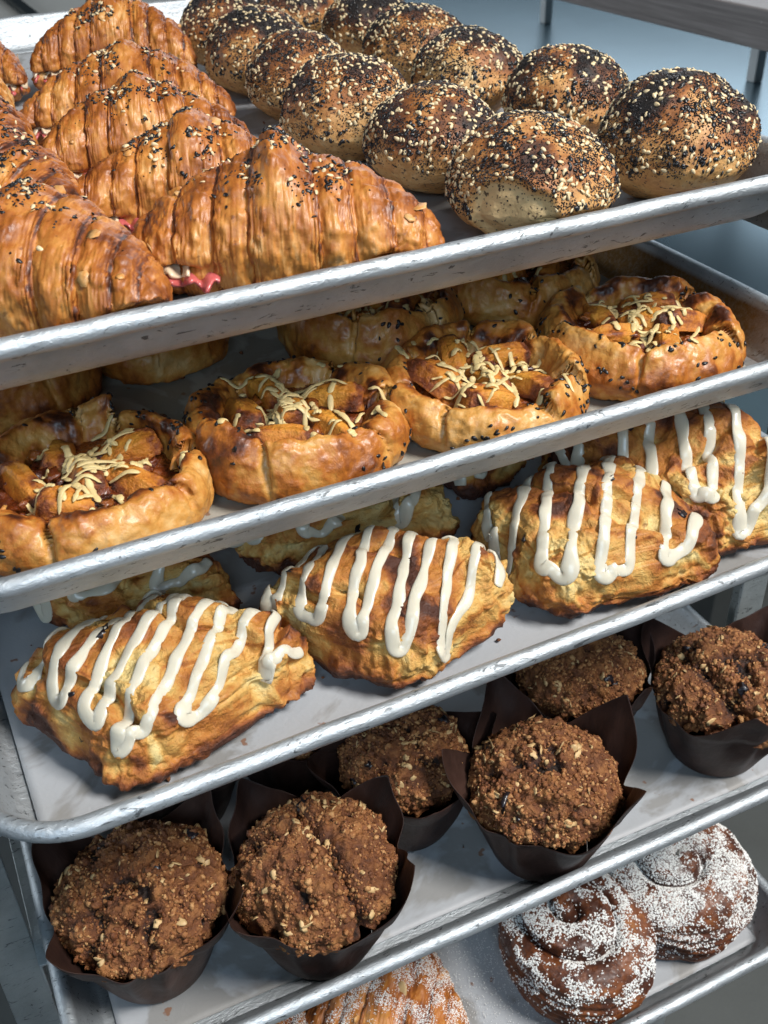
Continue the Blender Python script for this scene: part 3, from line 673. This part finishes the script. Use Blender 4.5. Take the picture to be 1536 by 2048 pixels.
    obj('jam_pieces', mesh_np('jam', *join([(V, F_) for V, F_ in parts[-14:]]), M['filling'], {'toast': np.concatenate([np.full(len(V), rs.uniform(0, .9)) for V, F_ in parts[-14:]])}), o)['kind'] = 'stuff'
    tris = []; AV = []; off = 0
    for V, F_ in parts+[(P, F)]:
        AV += [tuple(v) for v in V.tolist()]; tris += (F_+off).tolist(); off += len(V)
    bvh = BVHTree.FromPolygons(AV, tris)
    sh = []; cl = [(rs.uniform(-.25, .25)*R, rs.uniform(-.25, .25)*R) for _ in range(4)]
    for k in range(78):
        if k < 60: c0 = cl[k % 4]; c = np.array(c0)+rs.normal(size=2)*R*.20
        else: a = rs.uniform(0, 6.28); rr = R*.85*math.sqrt(rs.rand()); c = np.array([rr*math.cos(a), rr*math.sin(a)])
        L = rs.choice([rs.uniform(.003, .008), rs.uniform(.008, .018)], p=[.55, .45]); dr = rs.uniform(0, 6.28); cv = rs.uniform(-28, 28); pts = []
        for q in np.linspace(-.5, .5, 14):
            ang = dr+cv*q*L; p2 = c+q*L*np.array([math.cos(ang), math.sin(ang)])
            h = bvh.ray_cast(Vector((p2[0], p2[1], .1)), Vector((0, 0, -1)))
            if h[0] is None: pts = None; break
            pts.append((p2[0], p2[1], h[0].z))
        if not pts: continue
        pts = np.array(pts); z = pts[:, 2]
        for _ in range(4): z = np.convolve(np.pad(np.maximum(z, pts[:, 2]-.0008), 1, 'edge'), [.3, .4, .3], 'valid')
        pts[:, 2] = z+.0006+.0020*rs.rand()*np.exp(-(np.arange(14)-6.5)**2/30)*(k < 50)
        rr_ = rs.uniform(.0009, .0018)*(1+.35*pnoise(np.stack([np.arange(14)*.5, np.full(14, k*1.3), np.full(14, 0.)], 1))*1.5)
        sh.append(tube(pts, rr_, 8, .36))
    V2, F2 = join(sh); obj('grated_cheese', mesh_np('cheese', V2, F2, M['cheese']), o)['kind'] = 'stuff'
    def wf(c, n): return (n[:, 2] > -.2)*sst(-.1, .3, fbm(c, 45, 2, seed+30))*sst(.1*H, .3*H, c[:, 2])*(np.hypot(c[:, 0], c[:, 1]) > R*.76)
    p, nn = sample(P, F, black, rs, wf); obj('black_sesame', mesh_np('bs', *scatter(*SES, p, nn, .95, rs, sink=-.0003, tilt=.25), M['black_seed']), o)['kind'] = 'stuff'
    return tag(o, label, 'galette', 'savoury galettes on the second tray')
add_galette(1, .079, .064, 200, 61, .0530, .0275, 'galette with big orange squash pieces at the front left of its tray', 7, black=120)
add_galette(1, .179, .070, 60, 62, .0520, .0270, 'galette with a deep dark red filling, second from the left in the front row', 6, black=130)
add_galette(1, .276, .060, 130, 63, .0500, .0265, 'galette with cheese heaped in its middle, third from the left in the front row', 7, black=130)
add_galette(1, .377, .068, 20, 64, .0525, .0300, 'galette with a deeply creased crust at the right end of the front row', 5, black=170, deep=.005)
add_galette(1, .362, .170, 80, 65, .0500, .031, 'back row galette half hidden by the top tray, on the right', 6, black=60)
add_galette(1, .262, .160, 300, 66, .0500, .031, 'back row galette behind the third one, sesame covered shoulder showing under the tray rim', 6, black=80)
add_galette(1, .150, .205, 30, 67, .0400, .026, 'far galette whose browned base only just shows below the top tray', 6, black=5)
add_galette(1, .072, .190, 120, 68, .0420, .030, 'galette at the left picture edge, its plain browned side showing below the top tray', 6, black=4)

# ------------------------------------------------------------------ scones
def add_scone(i, quad, seed, H, label, strokes=8, zdir=46, zfrac=(.04, .96), iw=.0025, tilt=(0, 0), zmin=.015, trim=(0, 0)):
    rs = np.random.RandomState(seed); quad = np.array(quad, float); cen = quad.mean(0); q4 = (quad-cen)*1.17
    P, F = superell(1, 1, 1, .50, .40, 220, 380)
    X, Y, Z = P.T; up = sst(-1, 1, Z)
    Xi, Yi = X*(1-.13*up), Y*(1-.13*up)
    U_, V_ = (Xi+1)/2, (Yi+1)/2
    # corners A (left) B (front) C (right) D (back) -> bilinear
    xy = ((1-U_)*(1-V_))[:, None]*q4[0]+(U_*(1-V_))[:, None]*q4[1]+(U_*V_)[:, None]*q4[2]+((1-U_)*V_)[:, None]*q4[3]
    dome = .80+.20*(1-X**2)*(1-Y**2)
    sz = 1+tilt[0]*xy[:, 0]+tilt[1]*xy[:, 1]+.20*pnoise(np.stack([X*1.1, Y*1.1, X*0+seed*1.7], 1))
    tz = (Z*.5+.5)*H*dome*sz
    P = np.stack([xy[:, 0], xy[:, 1], tz], 1); F = orient(P, F); N = vnormals(P, F)
    big = fbm(P, 24, 3, seed); mid = fbm(P, 62, 4, seed+1); fine = fbm(P, 190, 3, seed+2)
    lay = fbm(P*np.array([.22, .22, 1.9]), 150, 3, seed+3)
    sidem = sst(.75, .3, np.abs(N[:, 2])); topm = sst(.25, .7, N[:, 2])
    wp = P+.006*np.stack([fbm(P, 40, 2, seed+21), fbm(P, 40, 2, seed+22), fbm(P, 40, 2, seed+23)], 1)
    cn = fbm(wp, 21, 2, seed+5); gate = sst(-.22, .02, fbm(P, 13, 2, seed+6)); crack = sst(.10, .02, np.abs(cn))*gate
    open_ = sst(-.02, .20, fbm(P, 19, 3, seed+31))          # broad torn areas showing pale crumb
    rag = fbm(P, 95, 4, seed+11, ridge=True); clod = worley(P, 120, seed)
    d = .0072*big+.0036*mid+.0011*fine+sidem*(.0017*lay+.0030*(.5-worley(P, 150, seed+9))+.0016*fine)-.0075*crack*topm+open_*(-.0028+.0040*rag+.0036*(.5-clod))+crack*.0014*rag
    base = sst(.013, .001, P[:, 2])
    d += base*(.0002+.0120*np.clip(fbm(P, 42, 4, seed+7)+.03, -.1, 1))
    # blistered plates with a raised edge
    pl = fbm(wp, 33, 2, seed+41); d += .0016*sst(.0, .05, pl)*topm
    P = P+N*d[:, None]; P[:, 2] = np.maximum(P[:, 2], .0003); P = fit_pan(i, P, cen[0], cen[1], math.degrees(TA[i]))
    rim_ = np.maximum(np.abs(X), np.abs(Y))
    ts = .52+.28*big+.16*mid-.40*np.maximum(crack*.8, open_)*sst(-.5, .3, rag+.3)-.06*sidem*sst(.2, -.3, lay)+.09*sidem*sst(.05, .35, lay)+.22*sidem*mid+.62*sst(.015, .003, P[:, 2]+.008*fbm(P, 50, 3, seed+51))
    ts += .30*sst(.90, 1.0, rim_)*topm*sst(-.2, .3, mid)+.22*np.exp(-((pl-.03)/.018)**2)*topm + .45*sst(.15, .38, fbm(P, 30, 3, seed+61))
    o = empty('iced_scone', onpan(i, cen[0], cen[1], .0012), TA[i])
    obj('crust', mesh_np('crust', P, F, M['scone'], {'toast': ts}), o)
    for k in range(6):
        p, n = sample(P, F, 1, rs, lambda c, n: (n[:, 2] > -.1)*(c[:, 2] > .01)*1.)
        cV, cF = chunk(seed+k, .6, 2); cV = cV*np.array([.0042, .0026, .0012])*rs.uniform(.4, 1.1)
        V2, F2 = scatter(cV, cF, p, n, 1, rs, sink=.0004, tilt=.1); obj('currant', mesh_np('currant', V2, F2, M['berry']), o)
    bvh = BVHTree.FromPolygons([tuple(v) for v in P.tolist()], F.tolist())
    za = math.radians(zdir); u = np.array([math.cos(za), math.sin(za)]); v = np.array([math.sin(za), -math.cos(za)])
    def hz_(p): 
        h = bvh.ray_cast(Vector((float(p[0]), float(p[1]), .15)), Vector((0, 0, -1))); return h[0].z if h[0] is not None else -1
    pv = q4@v; lo, hi = pv.min(), pv.max(); L = hi-lo; lo, hi = lo+zfrac[0]*L, lo+zfrac[1]*L
    def span(pr):
        ts_ = np.linspace(-.09, .09, 91); ok = [t for t in ts_ if hz_(v*pr+u*t) > zmin]
        return (min(ok)+.002+trim[0], max(ok)-.004-trim[1]) if len(ok) > 3 else (-.001, .001)
    prs = np.linspace(lo, hi, strokes+1)+rs.uniform(-.12, .12, strokes+1)*L/strokes
    key = []; zmn = zmin
    for k in range(strokes+1):
        a, b = span(prs[k]); a += rs.uniform(-.003, .004); b -= rs.uniform(-.002, .006)
        if b-a < .006: continue
        g = (hi-lo)/strokes*.22
        pts = [(prs[k]-g, a), (prs[k]+g*rs.uniform(-1, .6), b)] if k % 2 == 0 else [(prs[k]-g, b), (prs[k]+g*rs.uniform(-1, .6), a)]
        key += pts
    pl_ = []
    for (p0, s0), (p1, s1) in zip(key[:-1], key[1:]):
        n = max(int(math.hypot(p1-p0, s1-s0)/.0009), 3)
        for t in np.arange(n)/n: pl_.append((p0+(p1-p0)*t, s0+(s1-s0)*t))
    pl_ = np.array(pl_); n = len(pl_); q = np.arange(n)*.0009
    pl_[:, 0] += .0011*pnoise(np.stack([q*95, q*0+seed, q*0], 1))*1.6
    for _ in range(2):
        for c in (0, 1): pl_[:, c] = np.convolve(np.pad(pl_[:, c], 3, 'edge'), np.array([1, 2, 3, 3, 3, 2, 1])/15., 'valid')
    sg = pl_[:, :1]*v[None]+pl_[:, 1:]*u[None]
    hz = np.array([hz_(p) for p in sg]); hz = np.where(hz < 0, .012, hz)
    z = hz.copy()
    for _ in range(3): z = np.convolve(np.pad(z, 2, 'edge'), [.1, .2, .4, .2, .1], 'valid')
    z = np.maximum(z, hz-.0005); z = np.convolve(np.pad(z, 1, 'edge'), [.25, .5, .25], 'valid')
    tg = np.gradient(sg, axis=0); tg /= np.linalg.norm(tg, axis=1)[:, None]+1e-9; cv = np.linalg.norm(np.gradient(tg, axis=0), axis=1); cv = np.convolve(np.pad(cv, 5, 'edge'), np.ones(11)/11, 'valid')
    Rr = iw*(1+.30*pnoise(np.stack([q*85, q*0+seed, q*0], 1))*1.5)*(1+.38*np.clip(cv/.15, 0, 1))
    P3 = np.stack([sg[:, 0], sg[:, 1], z+.0004], 1)
    # lay the ribbon flat on the surface: flatten along the local slope
    e = .003; sl = np.array([[(hz_(p+[e, 0])-hz_(p-[e, 0]))/(2*e), (hz_(p+[0, e])-hz_(p-[0, e]))/(2*e)] for p in sg]); sl = np.clip(sl, -1.2, 1.2)
    for c in (0, 1): sl[:, c] = np.convolve(np.pad(sl[:, c], 4, 'edge'), np.ones(9)/9, 'valid')
    upn = np.stack([-sl[:, 0], -sl[:, 1], np.ones(n)], 1); upn /= np.linalg.norm(upn, axis=1)[:, None]
    V2, F2 = tube(P3, Rr, 16, .36, upn); obj('icing', mesh_np('icing', V2, orient(V2, F2), M['icing']), o)
    return tag(o, label, 'scone', 'iced scones on the middle tray')
add_scone(2, [(.028, .094), (.056, .022), (.150, .045), (.104, .108)], 71, .046, 'iced scone in the left front corner of its tray with icing over the whole top', strokes=13, zdir=46)
add_scone(2, [(.136, .088), (.180, .022), (.256, .044), (.192, .112)], 72, .048, 'iced scone in the middle of the front row, split open along its left side', strokes=12, zdir=50)
add_scone(2, [(.266, .102), (.266, .030), (.358, .018), (.360, .094)], 73, .051, 'square iced scone with thick icing blobs, between the split one and the large right one', strokes=9, zdir=50, iw=.0029)
add_scone(2, [(.330, .138), (.366, .036), (.436, .028), (.430, .128)], 74, .060, 'largest iced scone, at the right picture edge', strokes=10, zdir=62, iw=.0029)
add_scone(2, [(.040, .176), (.066, .126), (.136, .110), (.122, .166)], 75, .036, 'back row iced scone behind the left corner one, partly under the galette tray', strokes=7, zdir=44, zmin=.010)
add_scone(2, [(.152, .186), (.160, .134), (.262, .112), (.248, .172)], 76, .038, 'back row iced scone behind the split one, mostly hidden by the tray above', strokes=7, zdir=58, zmin=.010)
add_scone(2, [(.290, .196), (.286, .140), (.345, .160), (.330, .215)], 77, .040, 'small dark edged iced scone deep in the gap behind the square one', strokes=4, zdir=60, zfrac=(.1, .6), zmin=.012)

# ------------------------------------------------------------------ muffins
def add_muffin(i, x, y, seed, label, tips, R=.0425, hd=.027, crease=None, yaw=0, tipr=.053, tiph=.075, tone=.36, ncr=4200, cupz=.052):
    rs = np.random.RandomState(seed); o = empty('muffin', onpan(i, x, y, .0012), math.radians(yaw))
    # crumb dome
    nr, na = 190, 330; r = np.linspace(0, 1, nr)**.9; A, Rr = np.meshgrid(np.arange(na)*2*np.pi/na, r, indexing='ij'); A = A.ravel(); Rr = Rr.ravel()
    ps = Rr*np.pi*.60
    bx = np.stack([np.sin(ps)*np.cos(A), np.sin(ps)*np.sin(A), np.cos(ps)], 1)
    n0 = fbm(bx, 1.4, 3, seed)
    rad = R*(1+.07*n0); P = bx*rad[:, None]; P[:, 2] = P[:, 2]*hd/R+cupz-.002
    F = orient(P, grid_faces(na, nr, closeu=True)); N = bx.copy()
    big = fbm(P, 38, 3, seed+1); w1 = worley(P, 190, seed); w2 = worley(P, 420, seed+1); mid = fbm(P, 110, 4, seed+2)
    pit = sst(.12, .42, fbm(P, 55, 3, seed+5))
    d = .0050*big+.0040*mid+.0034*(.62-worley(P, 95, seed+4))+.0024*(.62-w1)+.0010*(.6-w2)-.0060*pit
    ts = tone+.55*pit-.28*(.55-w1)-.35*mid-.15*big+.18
    if crease:
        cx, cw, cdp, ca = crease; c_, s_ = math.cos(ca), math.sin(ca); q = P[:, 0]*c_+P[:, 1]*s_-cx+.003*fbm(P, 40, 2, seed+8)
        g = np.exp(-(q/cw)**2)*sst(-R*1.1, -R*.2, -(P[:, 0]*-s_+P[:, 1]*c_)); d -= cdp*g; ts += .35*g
    P = P+N*d[:, None]
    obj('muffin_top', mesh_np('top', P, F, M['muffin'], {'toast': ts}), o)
    ck = [chunk(seed+k, .42, 1) for k in range(4)]; parts = []; tt = []
    def wf(c, n): return (c[:, 2] > cupz-.006)*(.15+sst(-.2, .25, fbm(c, 70, 2, seed+9)))
    for k, (cV, cF) in enumerate(ck):
        p, n = sample(P, F, int(ncr*(.34, .34, .22, .10)[k]), rs, wf); s0 = (.00045, .0006, .0008, .0013)[k]
        V_, F_ = scatter(cV*np.array([1.3, 1, .8]), cF, p, n, s0, rs, sink=-.0001, tilt=.6, jit=.65); parts.append((V_, F_)); tt.append(np.repeat(rs.uniform(.05, .75, len(p)), len(cV)))
    V_, F_ = join(parts); obj('crumb_topping', mesh_np('crumbs', V_, F_, M['crumb'], {'toast': np.concatenate(tt)}), o)['kind'] = 'stuff'
    ov, of = chunk(seed+9, .45, 2); ov = ov*np.array([.0027, .0018, .00045])
    p, n = sample(P, F, 48, rs, lambda c, n: (c[:, 2] > cupz+.004)*sst(-.2, .3, fbm(c, 60, 2, seed+19))); obj('oat_flakes', mesh_np('oats', *scatter(ov, of, p, n, .82, rs, sink=-.0003, tilt=.6, jit=.5), M['oat']), o)['kind'] = 'stuff'
    p, n = sample(P, F, 4, rs, lambda c, n: (c[:, 2] > cupz)*1.)
    for k in range(4):
        cV, cF = chunk(seed+k, .7, 2); V_, F_ = scatter(cV*np.array([1.2, .9, .6])*.0034, cF, p[k:k+1], n[k:k+1], 1, rs, sink=.0012); obj('blueberry', mesh_np('berry', V_, F_, M['berry']), o)
    # tulip paper cup
    na, nh = 240, 60; th = np.arange(na)*2*np.pi/na; h = np.linspace(0, 1, nh); TH, Hh = np.meshgrid(th, h, indexing='ij'); TH = TH.ravel(); Hh = Hh.ravel()
    tips_ = np.radians(np.array(tips)-yaw); dd = np.min(np.abs((TH[:, None]-tips_[None]+np.pi) % (2*np.pi)-np.pi), 1)
    tipf = np.clip(1-dd/.72, 0, 1)**1.25
    top = cupz-.004+(tiph-cupz+.004)*tipf
    r0 = .0275+(.0435-.0275)*np.clip(Hh*top/.050, 0, 1.0)**.85
    # folds between the tips
    fold = np.sin(TH*11+seed+1.6*np.sin(TH*3+seed))
    zz = Hh*top; hi = sst(.55, 1, Hh)
    r1 = r0+np.clip(zz-.044, 0, .05)*.22+tipf*hi*(tipr-.0475)*.8
    r1 += (.0015*fold*sst(.05, .6, Hh)) + .0016*fbm(np.stack([np.cos(TH)*2, np.sin(TH)*2, Hh*1.2], 1), 1, 3, seed+3)*sst(0, .5, Hh)
    sq = 1+.05*np.cos(4*(TH-tips_[0]))*sst(.2, 1, Hh)
    r1 *= sq
    Q = np.stack([r1*np.cos(TH), r1*np.sin(TH), zz+.0006], 1)
    c0 = len(Q); Fq = grid_faces(na, nh, closeu=True)
    w = obj('paper_cup', mesh_np('cup', Q, Fq, M['wrapper']), o); so = w.modifiers.new('thickness', 'SOLIDIFY'); so.thickness = .00022
    kk = 48; a_ = np.arange(kk)*2*np.pi/kk; dv = np.array([(.0272*math.cos(t), .0272*math.sin(t), .0008) for t in a_]+[(0, 0, .0008)])
    obj('cup_base', mesh_np('base', dv, np.array([(a, (a+1) % kk, kk) for a in range(kk)]), M['wrapper']), o)
    return tag(o, label, 'muffin', 'crumble muffins in brown paper cups')
add_muffin(3, .048, .069, 81, 'oat crumble muffin nearest the left edge of its tray', [135, -148, -42, 30], R=.0405)
add_muffin(3, .131, .043, 82, 'crumble muffin split by a deep dark crease down its top', [108, 22, -42, -150], R=.0415, crease=(.004, .0030, .0075, .15), cupz=.054)
add_muffin(3, .206, .094, 83, 'small dark muffin in the gap between the creased muffin and the tall papered one', [-100, 175, 80, -10], R=.0355, hd=.026, tiph=.066, tone=.42)
add_muffin(3, .267, .041, 84, 'crumble muffin with tall paper points behind it, in the centre of the front row', [88, 8, 160, -66], R=.0400, tiph=.086)
add_muffin(3, .333, .108, 85, 'muffin half hidden under the scone tray, behind the central muffin', [70, 12, -80, 165], R=.0375, hd=.027, tone=.34, tiph=.076)
add_muffin(3, .405, .057, 86, 'light topped crumble muffin at the right picture edge', [112, 25, -116, -25], R=.0415, crease=(-.022, .006, .008, 0))
add_muffin(3, .088, .160, 87, 'muffin in shadow behind the two leftmost, only its brown paper showing', [-120, -40, 60, 150], R=.036, tone=.4)
add_muffin(3, .160, .160, 88, 'muffin in deep shadow behind the creased one', [-60, -150, 30, 120], R=.036, tone=.4)

# ------------------------------------------------------------------ swirl buns
def add_bun(i, x, y, yaw, seed, R, H, label, sug=1., off=(0, 0), turns=2.2, dens=.5):
    rs = np.random.RandomState(seed); nr, na = 230, 360
    q = np.linspace(0, 1, nr); A, Q = np.meshgrid(np.arange(na)*2*np.pi/na, q, indexing='ij'); A = A.ravel(); Q = Q.ravel()
    ps = Q*np.pi*.78
    rad = np.where(ps < np.pi/2, np.sin(ps)**.85, 1-.14*(ps-np.pi/2)**1.4); z = np.where(ps < np.pi/2, .42+.58*np.cos(ps)**.9, .42-.46*np.sin(np.clip((ps-np.pi/2)*1.35, 0, np.pi/2)))
    out = R*(1+.04*np.cos(A*2+seed)+.03*fbm(np.stack([np.cos(A), np.sin(A), A*0], 1), 1.2, 2, seed))
    P = np.stack([rad*out*np.cos(A)+off[0]*(1-rad), rad*out*np.sin(A)+off[1]*(1-rad), z*H], 1)
    F = orient(P, grid_faces(na, nr, closeu=True)); N = vnormals(P, F)
    ph = rad*turns+A/(2*np.pi)+.15*fbm(P, 22, 3, seed); fr = ph-np.floor(ph); onTop = sst(1.02, .90, rad)*(ps < np.pi*.55)
    groove = np.exp(-(np.minimum(fr, 1-fr)/.10)**2); lap = fr
    d = onTop*(-.0068*groove*sst(-.5, .0, fbm(P, 28, 2, seed+13))+.0026*np.sin(np.pi*fr)+.0040*(lap-.5))+.0040*fbm(P, 34, 4, seed+1)+.0008*fbm(P, 120, 3, seed+2)
    # wound side layers
    sd_ = sst(.85, 1., rad)*(1-onTop); d += sd_*.0016*np.sin(P[:, 2]*900+2*A)*.5
    P = P+N*d[:, None]; P[:, 2] = np.maximum(P[:, 2], .0003); P = fit_pan(i, P, x, y, yaw)
    n1 = fbm(P, 36, 3, seed+4); ts = .52+.28*n1+.22*groove*onTop-.30*np.exp(-((rad-.86)/.06)**2)*sst(.2, .5, n1+.2)-.05
    o = empty('swirl_bun', onpan(i, x, y, .0012), math.radians(yaw))
    obj('crust', mesh_np('crust', P, F, M['bun'], {'toast': ts, 'dust': (sst(.2, .8, N[:, 2])*(dens*.9-.40)+.4*fbm(P, 45, 3, seed+8))*1.}), o)
    def wf(c, n): return sst(-.25, .6, n[:, 2])*(.04+sst(-.02, .26, fbm(c, 48, 4, seed+8, rough=.7)+dens*.2))*(.35+sst(.2*H, .7*H, c[:, 2]))
    cV, cF = chunk(seed, .5, 1)
    p, n = sample(P, F, int(13000*sug), rs, wf); obj('sugar_dusting', mesh_np('sg', *scatter(cV, cF, p, n, .00040, rs, tilt=.8, jit=.7), M['sugar'], smooth=False), o)['kind'] = 'stuff'
    return tag(o, label, 'sweet bun', 'sugar dusted swirl buns on the lowest tray')
add_bun(4, .314, .060, 0, 91, .0505, .060, 'dark glazed swirl bun with its coil centre open, dusted with sugar', .75, (-.004, .008), 2.1, .35)
add_bun(4, .404, .068, 120, 92, .0515, .060, 'swirl bun heavily coated in white sugar, at the right front corner of the lowest tray', 1.5, (.002, .008), 1.6, .9)
lb = 'powder sugared almond croissant at the bottom picture edge'
tag(add_croissant(4, .186, .072, -42, 93, lb, seeds=False, ham=(), sugar=True, L=.115, Wd=.080, H=.056), lb, 'almond croissant')
lb = 'tip of a second sugared croissant, left of the almond one at the bottom edge'
tag(add_croissant(4, .100, .110, -42, 94, lb, seeds=False, ham=(), sugar=True, L=.110, Wd=.072, H=.052), lb, 'almond croissant')
# sugar spilled on the paper
rs = np.random.RandomState(5); n = 3200; p = np.stack([rs.normal(.262, .030, n), rs.normal(.085, .045, n), np.zeros(n)], 1)
p = p[(p[:, 1] > .022) & (p[:, 0] > .03) & (p[:, 0] < .43)]; w = np.array([onpan(4, a, b, .0016) for a, b, _ in p])
so = obj('spilled_sugar', mesh_np('spill', *scatter(*POP, w, np.tile([0, 0, 1.], (len(w), 1)), .62, rs, jit=.6), M['sugar'], smooth=False))
tag(so, 'fine white sugar spilled on the parchment beside the swirl buns', 'sugar', kind='stuff')
# crumbs and stray seeds on the papers
cV, cF = chunk(3, .5, 1)
for i, nn, mt, lb in ((0, 160, 'crumb', 'golden pastry crumbs scattered over the top parchment'), (1, 120, 'crumb', 'crumbs scattered round the galettes'), (2, 120, 'crumb', 'crumbs scattered round the iced scones'), (3, 60, 'crumb', 'crumbs scattered between the muffins')):
    p = np.stack([rs.uniform(.03, .43, nn), rs.uniform(.025, .5, nn)], 1); w = np.array([onpan(i, a, b, .0018) for a, b in p])
    V_, F_ = scatter(cV, cF, w, np.tile([0, 0, 1.], (nn, 1)), .0008, rs, jit=.6)
    tag(obj('crumbs', mesh_np('crumbs', V_, F_, M[mt], {'toast': np.full(len(V_), .6)})), lb, 'crumbs', kind='stuff')
